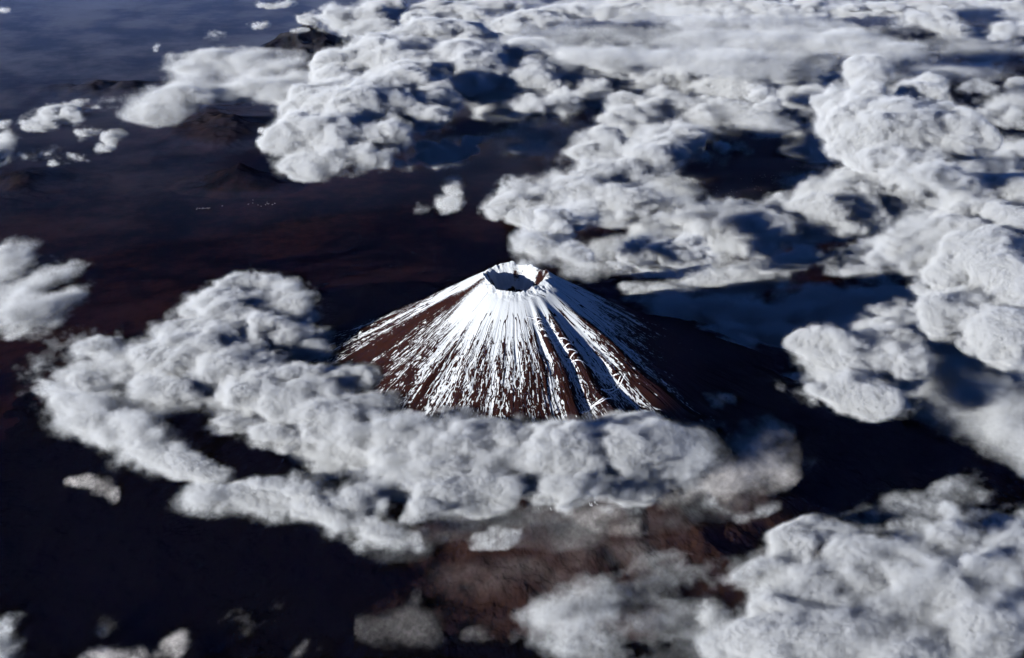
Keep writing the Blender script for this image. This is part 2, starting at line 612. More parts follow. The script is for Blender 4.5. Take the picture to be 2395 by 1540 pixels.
def build_volcano():
    root = bpy.data.objects.new("volcano", None)
    COL.objects.link(root)
    root.location = (PX, PY, 0)
    tag(root, "dark volcano cone streaked with snow, round crater on top, standing out of the clouds", "volcano")
    mat = volcano_material()
    phi = np.concatenate([np.linspace(-180, -105, 300, endpoint=False), np.linspace(-105, 105, 2400, endpoint=False), np.linspace(105, 180, 300, endpoint=False)])
    na = len(phi)
    r = np.concatenate([np.linspace(.004, .6, 120), .6 + 6.6 * np.linspace(0, 1, 641)[1:] ** 1.8])
    P, Rr = np.meshgrid(phi, r, indexing='ij')
    z, rim = volcano_height(P, Rr)
    x, y = Rr * np.sin(np.radians(P)), -Rr * np.cos(np.radians(P))
    zs = profile(Rr)
    # snow: whole near the top, tongues and streaks down the slope, bare band on the left
    wob = 2.5 * fb2(Rr * 1.4 + 3, P / 40 + 20, 3, 3)
    pp = P + wob
    lat = np.interp(P, [-180, -100, -88, -82, -73, -64, -54, -40, -14, 3, 20, 45, 60, 90, 130, 180], [.1, .1, .06, -.20, -.55, -.32, .0, .04, .10, .10, .0, -.04, .05, .06, .06, .1])
    P2 = P + 1.4 * vn2(P / 2.2 + 7, Rr * 9, 41) * sstep(Rr, .5, .9)
    s = .5 + (zs - 3.14) * .80 + lat
    s = s + .34 * vn2(pp / 360 * 64, Rr * .8, 5) * sstep(Rr, .5, 1.0)
    s = s + .24 * vn2(pp / 360 * 320, Rr * 2.6, 12) * sstep(Rr, .45, 1.3)
    s = s + .85 * vn2((P2 + wob) / 360 * 1100, Rr * 11.0, 18) * sstep(Rr, .6, 1.3)
    s = s + 1.0 * vn2(P2 / 360 * 1900, Rr * 34.0, 33) * sstep(Rr, .7, 1.4)
    s = s + .5 * vn2(x * 62, y * 62, 23) * sstep(Rr, .7, 1.6)
    dz = np.gradient(z - zs, axis=0)
    loc = (z - zs) - (np.roll(z - zs, 24, 0) + np.roll(z - zs, -24, 0) + np.roll(z - zs, 48, 0) + np.roll(z - zs, -48, 0)) / 4
    s = s - np.clip(loc / .02, -1, 1) * .34 * sstep(Rr, .42, .7)
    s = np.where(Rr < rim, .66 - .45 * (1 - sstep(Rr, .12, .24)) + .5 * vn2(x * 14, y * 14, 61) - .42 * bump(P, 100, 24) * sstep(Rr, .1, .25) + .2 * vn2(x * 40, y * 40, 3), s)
    s = s - .85 * np.exp(-(vn2((P2 + wob) / 360 * 230, Rr * 3.2, 52) / .055) ** 2) * sstep(vn2(P / 360 * 46, Rr * 2.2, 9), -.2, .1) * sstep(Rr, .43, .55) * (1 - .5 * sstep(Rr, 1.1, 1.5))
    s = s - .55 * sstep(Rr, 1.1, 2.1) * sstep(P, 56, 66)  # shade of the right flank put into the colour as thinner snow
    s = np.clip(s, 0, 1) * (zs > 2.2)
    veg = sstep(-zs + .15 * fb2(x * 2 + 9, y * 2 + 9, 8), -2.78 - .16 * sstep(-P, 62, 95), -2.45 - .16 * sstep(-P, 62, 95))
    ash = bump(P, 16, 34) * sstep(Rr, 2.6, 3.2) * (1 - sstep(Rr, 4.3, 5.0)) + .35 * bump(P, -118, 10) * sstep(Rr, 1.6, 2.4)
    Vv = np.stack([x, y, z], -1)
    nr = len(r)
    cut = int(np.searchsorted(r, .30))
    ii, jj = np.meshgrid(np.arange(na), np.arange(nr - 1), indexing='ij')
    i2 = (ii + 1) % na
    Q = np.stack([ii * nr + jj, i2 * nr + jj, i2 * nr + jj + 1, ii * nr + jj + 1], -1)
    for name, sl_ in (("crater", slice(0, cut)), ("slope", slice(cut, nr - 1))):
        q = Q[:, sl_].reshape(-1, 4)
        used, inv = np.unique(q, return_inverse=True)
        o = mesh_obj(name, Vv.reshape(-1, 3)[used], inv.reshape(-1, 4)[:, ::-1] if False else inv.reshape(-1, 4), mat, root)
        for an, arr in (("snow_cover", s), ("growth", veg), ("ash", ash)):
            at_ = o.data.attributes.new(an, 'FLOAT', 'POINT')
            at_.data.foreach_set("value", arr.reshape(-1)[used].astype(np.float32))
    # snowed-in tracks on the slope
    kt = NT("packed_snow")
    b = kt.n("BsdfPrincipled", {"Base Color": (.55, .56, .59, 1), "Roughness": .9})
    kt.link(b.outputs[0], kt.out.inputs[0])
    tracks = [
        [(1232, 742), (1285, 748), (1248, 757), (1300, 764), (1262, 774), (1310, 783), (1270, 793), (1318, 800), (1290, 806)],
        [(1300, 790), (1345, 808), (1312, 815), (1352, 830), (1325, 842), (1372, 855), (1400, 868), (1448, 880)],
        [(1452, 884), (1432, 905), (1404, 914), (1425, 917), (1446, 903), (1462, 884)],
        [(1430, 930), (1410, 946), (1380, 950)],
        [(1360, 968), (1392, 946), (1412, 940)],
    ]
    for pts in tracks:
        pr = [cone_hit(*p) for p in pts]
        if any(p is None for p in pr):
            continue
        C = []
        for (a0, r0), (a1, r1) in zip(pr[:-1], pr[1:]):
            n = 14
            for k_ in range(n):
                t = k_ / n
                C.append((a0 + (a1 - a0) * t, r0 + (r1 - r0) * t))
        C.append(pr[-1])
        C = np.array(C)
        xy = np.stack([C[:, 1] * np.sin(np.radians(C[:, 0])), -C[:, 1] * np.cos(np.radians(C[:, 0]))], -1)
        for _ in range(3):
            xy[1:-1] = xy[1:-1] * .5 + (xy[:-2] + xy[2:]) * .25
        d = np.gradient(xy, axis=0)
        d /= np.linalg.norm(d, axis=1)[:, None] + 1e-9
        nrm = np.stack([-d[:, 1], d[:, 0]], -1)
        rows = []
        for off, up in ((-.007, -.01), (-.005, .003), (.005, .003), (.007, -.01)):
            q = xy + nrm * off
            hz, _ = volcano_height(np.degrees(np.arctan2(q[:, 0], -q[:, 1])), np.hypot(q[:, 0], q[:, 1]))
            rows.append(np.concatenate([q, (hz + up)[:, None]], 1))
        VV = np.stack(rows, 1).reshape(-1, 3)
        qs = [(i * 4 + j, i * 4 + j + 1, i * 4 + 5 + j, i * 4 + 4 + j) for i in range(len(xy) - 1) for j in range(3)]
        mesh_obj("trail", VV, np.array(qs), kt.m, root)
    return root


build_volcano()


# ------------------------------------------------------------------ the land round it
def land_material():
    k = NT("dark_land")
    geo = k.n("NewGeometry").outputs["Position"]
    big = k.noise(geo, .09, 5, .6)
    mid = k.noise(geo, .55, 6, .62)
    sep = k.n("SeparateXYZ", {0: geo}).outputs
    fld = k.n("TexVoronoi", {"Vector": geo, "Scale": 2.4}, feature='F1').outputs["Color"]
    fldv = k.n("SeparateColor", {0: fld}).outputs[0]
    speck = k.math('ADD', k.math('MULTIPLY', mid, .6), k.math('MULTIPLY', k.noise(geo, 3.1, 5, .7), .4))
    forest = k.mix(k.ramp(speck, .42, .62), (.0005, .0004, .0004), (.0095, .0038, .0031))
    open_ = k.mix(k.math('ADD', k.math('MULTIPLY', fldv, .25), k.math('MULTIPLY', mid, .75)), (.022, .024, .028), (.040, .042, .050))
    # farmed and built-up plain far out, its paler blue-grey partly painted haze; forest round the volcano
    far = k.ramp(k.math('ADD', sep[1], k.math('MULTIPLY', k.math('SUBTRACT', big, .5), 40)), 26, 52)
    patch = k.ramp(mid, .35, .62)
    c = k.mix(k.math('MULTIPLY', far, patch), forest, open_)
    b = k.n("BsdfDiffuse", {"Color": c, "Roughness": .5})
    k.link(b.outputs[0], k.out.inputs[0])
    return k.m


LAND = land_material()


def ground_z(x, y):
    r = np.hypot(x - PX, y - PY)
    z = profile(np.minimum(r, 59))
    base = z - .12 * sstep(-r, -6.9, -6.3) - .4 * sstep(-r, -6, -4)
    rough = .05 * fb2(x * .35 + 100, y * .35 + 100, 2, 4) + .16 * fb2(x * .06 + 9, y * .06 + 33, 6, 5) * sstep(r, 9, 20)
    return base + rough * sstep(r, 6.4, 9)


def build_ground():
    gx = np.concatenate([-np.geomspace(26, 300, 40)[::-1], np.linspace(-25.9, 25.9, 420), np.geomspace(26, 300, 40)])
    gy = np.concatenate([-np.geomspace(5, 200, 20)[::-1], np.linspace(-4.9, 60, 480), np.geomspace(60.2, 420, 50)])
    X, Y = np.meshgrid(gx, gy, indexing='ij')
    Vv = np.stack([X, Y, ground_z(X, Y)], -1).reshape(-1, 3)
    n, m = len(gx), len(gy)
    i, j = np.meshgrid(np.arange(n - 1), np.arange(m - 1), indexing='ij')
    q = np.stack([i * m + j, (i + 1) * m + j, (i + 1) * m + j + 1, i * m + j + 1], -1).reshape(-1, 4)
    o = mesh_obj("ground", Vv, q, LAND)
    tag(o, "dark brown plain and forest far below, blue with distance", "land", kind="structure")


build_ground()


def hill(u, v, ru, rv, h, label, seed, rot=0.0):
    """A ridge or peak: v is where its foot's middle is seen."""
    x0, y0, s, dep = at(u, v, .6)
    RX, RY = ru * s, rv * s / math.sin(dep)
    n = 150
    g = np.linspace(-1.25, 1.25, n)
    A, B = np.meshgrid(g, g, indexing='ij')
    lx, ly = A * RX, B * RY
    X, Y = x0 + lx * math.cos(rot) - ly * math.sin(rot), y0 + lx * math.sin(rot) + ly * math.cos(rot)
    d = np.sqrt(A * A + B * B) + .35 * fb2(X * .5 + 50, Y * .5 + 50, seed, 3)
    ridg = 1 - np.abs(2.4 * fb2(X * .8 + 20, Y * .8 + 20, seed + 3, 5, .5))
    hh = h * np.clip(1.05 - d, 0, 2) ** 1.25 * (.72 + .42 * ridg)
    gz = ground_z(X, Y)
    Z = gz + hh - .03
    i, j = np.meshgrid(np.arange(n - 1), np.arange(n - 1), indexing='ij')
    q = np.stack([i * n + j, (i + 1) * n + j, (i + 1) * n + j + 1, i * n + j + 1], -1).reshape(-1, 4)
    o = mesh_obj("hill", np.stack([X - x0, Y - y0, Z], -1).reshape(-1, 3), q, LAND)
    o.location = (x0, y0, 0)
    tag(o, label, "hill", kind="structure")


hill(735, 128, 190, 55, .95, "pointed blue mountain beyond the left band of cloud", 5)
hill(560, 425, 150, 35, .42, "dark rugged ridge below the left end of the big cumulus", 12)
hill(240, 205, 330, 45, .4, "long dim range behind the small left puffs", 20)
hill(520, 300, 230, 70, .45, "dark wooded range in front of the left band of cloud", 27)
hill(60, 420, 200, 60, .3, "low dim hills at the left edge under the puffs", 33)


# towns: pale roofs as specks
def town(spots, label, seed):
    r = random.Random(seed)
    VV, QQ = [], []
    for (u, v, ru, rv, n) in spots:
        for _ in range(n // 2):
            x, y, s, dep = at(r.gauss(u, ru * .45), r.gauss(v, rv * .45), .75)
            z = float(ground_z(np.array([x]), np.array([y]))[0])
            w, l, h, a = r.uniform(.006, .013), r.uniform(.008, .02), r.uniform(.004, .01), r.uniform(-.4, .4)
            b0 = len(VV)
            for dz in (-.02, h):
                for sx, sy in ((-1, -1), (1, -1), (1, 1), (-1, 1)):
                    px, py = sx * w, sy * l
                    VV.append((x + px * math.cos(a) - py * math.sin(a), y + px * math.sin(a) + py * math.cos(a), z + dz))
            QQ += [[b0 + i for i in f] for f in ((3, 2, 1, 0), (4, 5, 6, 7), (0, 1, 5, 4), (1, 2, 6, 5), (2, 3, 7, 6), (3, 0, 4, 7))]
    o = mesh_obj("town", np.array(VV), np.array(QQ), ROOF, smooth=False)
    tag(o, label, "town", kind="stuff")


k = NT("pale_roofs")
b = k.n("BsdfPrincipled", {"Base Color": (.075, .066, .06, 1), "Roughness": .7})
k.link(b.outputs[0], k.out.inputs[0])
ROOF = k.m
town([(470, 466, 26, 3, 22), (600, 455, 90, 8, 26)], "pale specks of a town below the dark ridge on the left plain", 4)
town([(1620, 400, 40, 10, 30), (1800, 390, 60, 12, 40), (1890, 360, 60, 10, 30), (1700, 420, 120, 20, 30)], "scattered pale roofs in the gap between clouds left of the tower", 9)


# ------------------------------------------------------------------ the clouds of the place
S = stroke
CRES = dict(amp=(.19, .18, .09, .04), cell=(.52, .27, .14, .08))
cloud("broad crescent of lumpy white cloud wrapped round the near foot of the volcano",
      S((610, 690, 80, 45), (520, 760, 130, 70), (420, 850, 180, 70), (560, 880, 150, 80), (700, 960, 120, 80), (840, 1040, 130, 80), (980, 1090, 140, 90), (1150, 1080, 130, 95), (1330, 1080, 130, 95), (1480, 1075, 130, 85), (1600, 1080, 90, 70)) +
      [(650, 720, 90, 60), (540, 720, 110, 60), (640, 800, 110, 70), (300, 830, 110, 50), (400, 920, 110, 50), (560, 990, 70, 30), (740, 1120, 90, 40), (690, 1160, 80, 34), (600, 1150, 50, 22), (650, 1020, 80, 34), (480, 930, 110, 40), (830, 1160, 110, 46), (930, 1210, 100, 36)] +
      S((1060, 990, 70, 30), (1250, 1000, 80, 30), (1430, 1005, 65, 40), (1500, 1020, 60, 40)) +
      S((830, 1140, 90, 40), (1000, 1170, 110, 40), (1200, 1170, 120, 45), (1400, 1160, 120, 40)),
      z=2.62, rz=.34, h=.026, den=10, soft=.12, wisp=.16, wcell=(1.1, .4, .35), rot=1.0, **CRES)
cloud("frayed greyish left horn and lower tail of the crescent with a dark slit above it",
      S((160, 880, 105, 50), (260, 880, 120, 60), (350, 860, 120, 56)) + S((170, 900, 100, 56), (240, 985, 110, 70), (320, 1030, 76, 56), (390, 1085, 60, 34), (470, 1120, 50, 18)) +
      S((440, 1172, 50, 24), (540, 1165, 65, 34), (650, 1185, 95, 36), (760, 1205, 95, 34), (870, 1240, 80, 34), (950, 1275, 45, 22)),
      z=2.5, rz=.26, h=.028, den=6.5, amp=(.17, .15, .09, .05), cell=(.55, .28, .15, .08), soft=.10, wisp=.22, wcell=(1.1, .45, .4), rot=-.6)
cloud("thin dusky purple fringe at the right end of the crescent",
      [(1640, 1015, 100, 40), (1740, 1050, 95, 60), (1690, 1110, 110, 54), (1790, 1005, 45, 32), (1600, 1145, 90, 36), (1780, 1100, 60, 40), (1560, 1060, 90, 60)],
      z=2.4, rz=.22, h=.028, den=2.2, amp=(.12, .10, .07), cell=(.5, .25, .13), colour=(1, .96, .94), soft=.2, wisp=.25, fine=.06)
cloud("round bright puff against the left foot of the snowy cone", [(872, 955, 66, 32), (840, 950, 40, 26), (905, 962, 40, 22)], z=2.72, rz=.2, h=.022, den=18, amp=(.10, .08, .05), cell=(.35, .18, .1))
cloud("small mottled puff just left of the lowest snow streaks", [(822, 885, 56, 34), (790, 900, 40, 24), (850, 900, 36, 22)], z=2.7, rz=.2, h=.022, den=12, amp=(.10, .09, .06), cell=(.35, .18, .1), wisp=.12)
cloud("thin dark veil between the crescent's top and the left slope", [(745, 828, 60, 22), (700, 810, 30, 20), (760, 868, 34, 20)], z=2.6, rz=.14, h=.022, den=6, amp=(.08, .08, .05), cell=(.35, .18, .1), wisp=.2)
cloud("small dim puff off the near right foot of the cone", [(1640, 955, 48, 22), (1690, 937, 22, 13), (1610, 965, 30, 12)], z=2.4, rz=.14, h=.022, den=6, amp=(.08, .07, .05), cell=(.3, .16, .1), wisp=.1)
cloud("tiny dusky puff right of the crescent's end", [(1845, 1085, 33, 20), (1870, 1092, 18, 10)], z=2.2, rz=.13, h=.022, den=6, amp=(.07, .07, .05), cell=(.3, .16, .1), edge=.07, wisp=.1)
cloud("tiniest wisp right of the crescent's end", [(1915, 1080, 24, 10), (1900, 1088, 14, 8)], z=2.2, rz=.1, h=.02, den=6, amp=(.05, .06, .05), cell=(.3, .16, .1), edge=.07, wisp=.12)
cloud("little brown wisp below the crescent's left horn", [(190, 1125, 26, 16), (225, 1142, 30, 18), (252, 1160, 18, 18)], z=2.0, rz=.12, h=.022, den=2.5, amp=(.07, .07, .05), cell=(.3, .16, .1), colour=(1, .96, .94), lift=True, wisp=.16)
cloud("dim flat veil above the crescent's left horn", [(110, 815, 50, 24), (180, 800, 60, 26), (230, 830, 60, 24)], z=2.2, rz=.16, h=.03, den=4, amp=(.1, .08, .06), cell=(.5, .25, .13), soft=.2, wisp=.25)
cloud("cream coloured puff below the middle of the crescent", [(1120, 1245, 70, 26), (1080, 1238, 35, 18), (1165, 1255, 36, 16)], z=1.9, rz=.16, h=.022, den=6, amp=(.1, .08, .05), cell=(.35, .18, .1), lift=True, wisp=.16)
cloud("grey ragged cloud at the left edge of the picture", [(10, 600, 70, 40), (60, 655, 120, 46), (150, 640, 70, 34), (25, 720, 120, 54), (110, 690, 90, 36), (190, 620, 40, 20)], z=2.0, rz=.22, h=.032, den=1.9, amp=(.16, .14, .09, .06), cell=(.6, .3, .15, .08), soft=.13, edge=.03, wisp=.42, wcell=(1.0, .35, .3), rot=1.0)
# bottom, low and thin
cloud("bright puff in the lower left corner", [(10, 1490, 48, 40), (45, 1500, 30, 26), (0, 1530, 40, 30)], z=1.7, rz=.25, h=.022, den=7, amp=(.1, .09, .05), cell=(.4, .2, .1), lift=True, wisp=.15)
cloud("brownish cauliflower puff on the bottom edge, second from the left corner", [(265, 1510, 62, 32), (250, 1455, 34, 20), (230, 1530, 40, 20), (310, 1525, 30, 18)], z=1.5, rz=.22, h=.022, den=3.5, amp=(.1, .1, .06), cell=(.4, .2, .1), colour=(1, .96, .94), lift=True, wisp=.2)
cloud("small round puff on the bottom edge, third from the left corner", [(415, 1515, 36, 28), (400, 1535, 34, 20)], z=1.5, rz=.18, h=.022, den=3.5, amp=(.08, .08, .05), cell=(.35, .18, .1), colour=(1, .96, .94), lift=True, wisp=.12)
cloud("faint tattered reddish scrap over the black lowland", [(560, 1440, 50, 24), (620, 1415, 60, 22), (680, 1405, 36, 18), (600, 1470, 40, 16), (520, 1420, 20, 10)], z=1.3, rz=.12, h=.022, den=2.2, amp=(.08, .09, .07), cell=(.4, .2, .1), colour=(1, .96, .94), edge=.07, lift=True, wisp=.3)
cloud("faint brown cloud with a raised tip on the dark lower middle", [(950, 1455, 75, 36), (985, 1480, 55, 26), (900, 1475, 40, 24), (960, 1395, 14, 20)], z=1.3, rz=.16, h=.022, den=.2, amp=(.09, .09, .06), cell=(.4, .2, .1), colour=(1, .96, .94), edge=.07, lift=True, wisp=.24)
cloud("long faint scrap right of the raised-tip cloud at the bottom", [(1130, 1480, 60, 18), (1180, 1490, 40, 14)], z=1.3, rz=.1, h=.022, den=2, amp=(.06, .07, .05), cell=(.4, .2, .1), colour=(1, .96, .94), edge=.07, lift=True, wisp=.2)
cloud("row of faint scraps cut by the bottom edge", [(660, 1530, 40, 14), (720, 1522, 36, 14), (765, 1532, 20, 10)], z=1.3, rz=.1, h=.022, den=2, amp=(.06, .07, .05), cell=(.4, .2, .1), colour=(1, .96, .94), edge=.07, lift=True, wisp=.2)
# lower right field
cloud("big bright field of heaped cloud filling the lower right corner",
      S((1760, 1500, 90, 60), (1900, 1400, 110, 70), (2050, 1320, 130, 70), (2200, 1260, 120, 60), (2330, 1230, 110, 60)) + S((1900, 1520, 130, 60), (2080, 1440, 150, 80), (2250, 1370, 140, 80), (2390, 1330, 90, 80)) +
      S((2100, 1540, 130, 60), (2260, 1490, 140, 80), (2400, 1440, 90, 90)) + S((1950, 1250, 70, 30), (1850, 1300, 80, 30), (1760, 1350, 70, 30)),
      z=2.3, rz=.38, h=.026, den=7.5, ck=.78, amp=(.26, .22, .11, .05), cell=(.62, .30, .15, .08), soft=.14, wisp=.26)
cloud("brown-grey torn veil between the dark lowland and the bright corner field",
      S((1260, 1470, 60, 50), (1360, 1410, 80, 50), (1470, 1380, 80, 40), (1600, 1330, 90, 35), (1720, 1310, 80, 30)) + S((1300, 1510, 90, 40), (1420, 1490, 90, 50), (1540, 1440, 80, 40), (1640, 1450, 50, 40)) +
      S((1500, 1530, 80, 30), (1600, 1510, 70, 30)),
      z=1.9, rz=.22, h=.026, den=4.2, ck=1.1, amp=(.14, .12, .08), cell=(.55, .27, .13), soft=.2, lift=True, wisp=.30, wcell=(.7, .5, .4), fine=.06)
cloud("white round heap in front of the torn veil's gap", [(1720, 1495, 60, 36), (1690, 1515, 50, 30)], z=2.2, rz=.25, h=.024, den=14, lift=True, amp=(.12, .1, .06), cell=(.4, .2, .1))
cloud("cream heap standing between the dark gaps of the corner field", [(1830, 1430, 46, 44), (1860, 1390, 36, 30), (1810, 1470, 30, 24)], z=2.1, rz=.3, h=.024, den=9, amp=(.12, .1, .06), cell=(.4, .2, .1), lift=True, wisp=.12)
cloud("small smoky column beside the dark gap of the veil", [(1625, 1440, 36, 40), (1640, 1480, 30, 26)], z=2.0, rz=.25, h=.024, den=6, amp=(.1, .1, .06), cell=(.4, .2, .1), lift=True, wisp=.14)
cloud("wind-torn upper fringe of the corner field",
      S((2010, 1215, 60, 24), (2100, 1180, 60, 26), (2180, 1150, 60, 24), (2280, 1120, 40, 16)) + [(2220, 1190, 70, 24), (2300, 1165, 40, 16)],
      z=2.2, rz=.16, h=.026, den=6, amp=(.1, .1, .07), cell=(.45, .22, .12), soft=.18, wisp=.26, wcell=(.7, .35, .3), fine=.05)
cloud("thin brown smoke over the lit lower slope", [(1400, 1200, 60, 34), (1460, 1225, 50, 26), (1380, 1240, 40, 20)], z=2.0, rz=.14, h=.026, den=3.5, amp=(.08, .08, .06), cell=(.4, .2, .1), colour=(1, .96, .94), soft=.2, lift=True, wisp=.26)
cloud("dim little puff over the dark valley of the lower slope", [(1660, 1190, 30, 22), (1680, 1205, 26, 14)], z=1.9, rz=.14, h=.022, den=4, amp=(.08, .08, .05), cell=(.3, .16, .1), lift=True, wisp=.14)
cloud("upright dim puff right of the dark valley", [(1795, 1178, 24, 20), (1770, 1195, 26, 14), (1740, 1205, 26, 12)], z=1.9, rz=.14, h=.022, den=4, amp=(.08, .08, .05), cell=(.3, .16, .1), lift=True, wisp=.14)
# right side
cloud("white ragged bank with a purple underside right of the cone",
      [(1930, 830, 70, 60), (1990, 850, 90, 50), (2070, 815, 80, 60), (2120, 850, 60, 60), (1890, 895, 50, 18), (1990, 910, 110, 40), (2050, 930, 80, 40)],
      z=2.6, rz=.42, h=.028, den=7.5, ck=.9, amp=(.26, .2, .1, .05), cell=(.7, .32, .15, .08), wisp=.16)
cloud("smooth blue-grey shadowed bank at the right edge", [(2200, 890, 130, 80), (2290, 930, 150, 110), (2370, 880, 110, 130), (2350, 1000, 70, 60), (2400, 1050, 40, 50), (2230, 820, 120, 60)],
      z=2.0, rz=.35, h=.036, den=3.2, amp=(.12, .05, .03), cell=(1.1, .5, .25), soft=.25, wisp=.25, wcell=(1.4, .8, .5))
cloud("great blue-white heap at the right edge with folded flanks",
      [(2270, 485, 100, 46), (2340, 540, 90, 70), (2220, 550, 110, 66), (2120, 570, 110, 56), (2030, 600, 90, 36), (2290, 620, 130, 76), (2370, 690, 90, 90), (2200, 640, 110, 50), (2340, 790, 80, 56), (2250, 730, 90, 56), (2390, 480, 50, 60)],
      z=2.9, rz=.62, h=.034, den=9, ck=.95, amp=(.32, .24, .12, .05), cell=(.85, .40, .18, .09), wisp=.2)
cloud("long blue shadowed deck stretching right from behind the summit",
      S((1520, 690, 70, 24), (1660, 675, 120, 40), (1820, 655, 150, 50), (1980, 635, 150, 54), (2110, 610, 120, 44)) + S((1600, 740, 110, 44), (1780, 745, 150, 54), (1960, 720, 170, 64), (2130, 740, 170, 84), (2250, 720, 130, 90), (2330, 780, 100, 90)) + S((1680, 800, 90, 40), (1790, 850, 100, 44), (1860, 800, 130, 46), (2020, 800, 120, 44)) + [(1840, 900, 70, 30)],
      z=1.75, rz=.28, h=.036, den=6.9, amp=(.34, .26, .14, .08), cell=(.8, .38, .18, .09), wisp=.3, wcell=(1.1, .6, .4), soft=.11)
cloud("bright puff rising right behind the crater", [(1255, 580, 58, 45), (1285, 545, 62, 45), (1240, 610, 44, 28), (1330, 600, 60, 30), (1310, 510, 50, 26)], z=3.35, rz=.4, h=.028, den=13, amp=(.18, .13, .07, .03), cell=(.6, .3, .15, .08), wisp=.14)
cloud("white peaked puff to the right behind the crater", [(1545, 590, 84, 42), (1540, 550, 46, 26), (1600, 610, 60, 28), (1470, 620, 60, 20), (1420, 632, 50, 14), (1510, 630, 100, 18)], z=2.9, rz=.4, h=.028, den=12, amp=(.18, .13, .07, .03), cell=(.6, .3, .15, .08), wisp=.14, fine=.04)
cloud("soft bluish smoke above the crater puff", [(1390, 500, 60, 30), (1430, 540, 50, 30), (1360, 480, 50, 26)], z=3.2, rz=.25, h=.034, den=4, amp=(.16, .1, .05), cell=(.6, .3, .15), soft=.2, wisp=.25)
cloud("dim reddish haze-cloud between the two puffs behind the crater", [(1430, 590, 70, 30), (1390, 630, 60, 22), (1660, 560, 90, 34), (1680, 610, 70, 24)], z=2.0, rz=.22, h=.034, den=3, amp=(.14, .1, .06), cell=(.6, .3, .15), soft=.2, wisp=.25)
cloud("grey torn band above and right of the crater",
      S((1190, 475, 56, 32), (1260, 455, 80, 46), (1350, 430, 90, 46), (1450, 405, 80, 46), (1530, 365, 80, 44), (1580, 310, 60, 30)) + S((1290, 495, 80, 34), (1400, 475, 100, 44), (1510, 475, 90, 36), (1620, 500, 60, 26)),
      z=2.5, rz=.3, h=.036, den=9, ck=1.25, amp=(.18, .13, .07, .03), cell=(.7, .34, .16, .09), soft=.15, wisp=.26, wcell=(.8, .6, .4), fine=.05)
cloud("long cream-lit band sweeping up to the foot of the tower",
      S((1600, 495, 80, 30), (1700, 530, 110, 54), (1790, 550, 100, 56), (1880, 510, 110, 60), (1980, 465, 120, 62), (2080, 440, 120, 62), (2190, 430, 90, 50)) + [(1740, 578, 60, 20), (1900, 535, 90, 24), (2000, 510, 90, 24)],
      z=2.3, rz=.36, h=.036, den=10, ck=1.25, amp=(.2, .14, .08, .04), cell=(.7, .34, .16, .09), soft=.15, wisp=.2, fine=.05)
cloud("tallest white cumulus tower, upper right, heaped in round heads",
      [(2045, 190, 64, 52), (2010, 255, 84, 62), (2060, 310, 140, 80), (2140, 250, 90, 60), (2175, 190, 48, 28), (2190, 300, 90, 62), (2250, 330, 45, 34), (2290, 325, 30, 26), (2150, 390, 90, 46), (2080, 370, 110, 40), (1960, 300, 50, 50)],
      z=3.6, rz=1.0, h=.042, den=13, ck=.95, amp=(.34, .22, .11, .05), cell=(1.1, .52, .24, .12), wisp=.16)
cloud("single white cumulus above the grey torn band", [(1400, 345, 62, 36), (1430, 325, 40, 32), (1340, 362, 40, 22), (1370, 370, 60, 20)], z=2.4, rz=.4, h=.036, den=13, amp=(.2, .14, .07), cell=(.6, .3, .15), wisp=.12)
cloud("chain of little cumulus left of the tower", [(1560, 382, 30, 12), (1575, 362, 22, 18), (1640, 368, 42, 16), (1700, 355, 26, 20), (1740, 350, 17, 16), (1670, 372, 40, 10)], z=2.2, rz=.25, h=.036, den=10, amp=(.14, .12, .06), cell=(.5, .26, .13), wisp=.14)
cloud("great white cumulus mass left of top centre, steep left wall",
      [(745, 330, 105, 66), (700, 285, 56, 36), (750, 380, 90, 30), (820, 260, 150, 80), (860, 370, 60, 34), (800, 170, 70, 50), (900, 150, 140, 64), (990, 100, 100, 50), (960, 220, 120, 70), (1080, 160, 100, 70), (1060, 90, 90, 44), (880, 320, 90, 50), (1000, 280, 60, 30)],
      z=2.7, rz=.65, h=.045, den=9, ck=1.2, amp=(.32, .22, .12, .06), cell=(1.0, .5, .24, .12), wisp=.18)
cloud("cumulus heads running right from the great mass under the smooth sheet",
      [(1290, 150, 100, 40), (1240, 195, 80, 60), (1225, 255, 56, 34), (1360, 165, 74, 50), (1300, 235, 70, 44), (1390, 220, 50, 36), (1250, 130, 70, 40), (1420, 150, 50, 36)],
      z=2.5, rz=.5, h=.045, den=6.5, amp=(.26, .2, .1, .05), cell=(.85, .42, .2, .11), wisp=.18)
cloud("grey cumulus field below the middle of the smooth sheet",
      [(1500, 142, 70, 42), (1460, 195, 50, 34), (1560, 190, 120, 54), (1690, 160, 110, 46), (1710, 215, 140, 54), (1850, 155, 100, 46), (1860, 230, 70, 46), (1690, 270, 120, 40), (1590, 250, 100, 46), (1490, 270, 80, 50), (1640, 310, 60, 18), (1430, 300, 50, 26), (1780, 290, 80, 26), (1530, 310, 60, 24)],
      z=2.3, rz=.5, h=.048, den=6, ck=1.15, amp=(.26, .2, .1, .05), cell=(.85, .42, .2, .11), wisp=.24)
cloud("lone bright head in the grey cumulus field", [(1787, 232, 32, 24), (1800, 245, 26, 18)], z=2.7, rz=.4, h=.04, den=16, amp=(.14, .1, .05), cell=(.5, .26, .13))
cloud("wide smooth silvery sheet arching across the top right",
      S((1270, 80, 120, 30), (1430, 70, 190, 44), (1620, 72, 230, 54), (1800, 84, 230, 56), (1960, 100, 180, 48), (2090, 118, 120, 30)) + S((1450, 130, 150, 34), (1650, 140, 180, 34), (1830, 150, 150, 34)),
      z=3.0, rz=.22, h=.05, den=3.2, amp=(.12, .1, .07, .05), cell=(1.2, .5, .25, .12), wisp=.32, wcell=(2.6, .7, .4), soft=.26, edge=.08, rot=-.12)
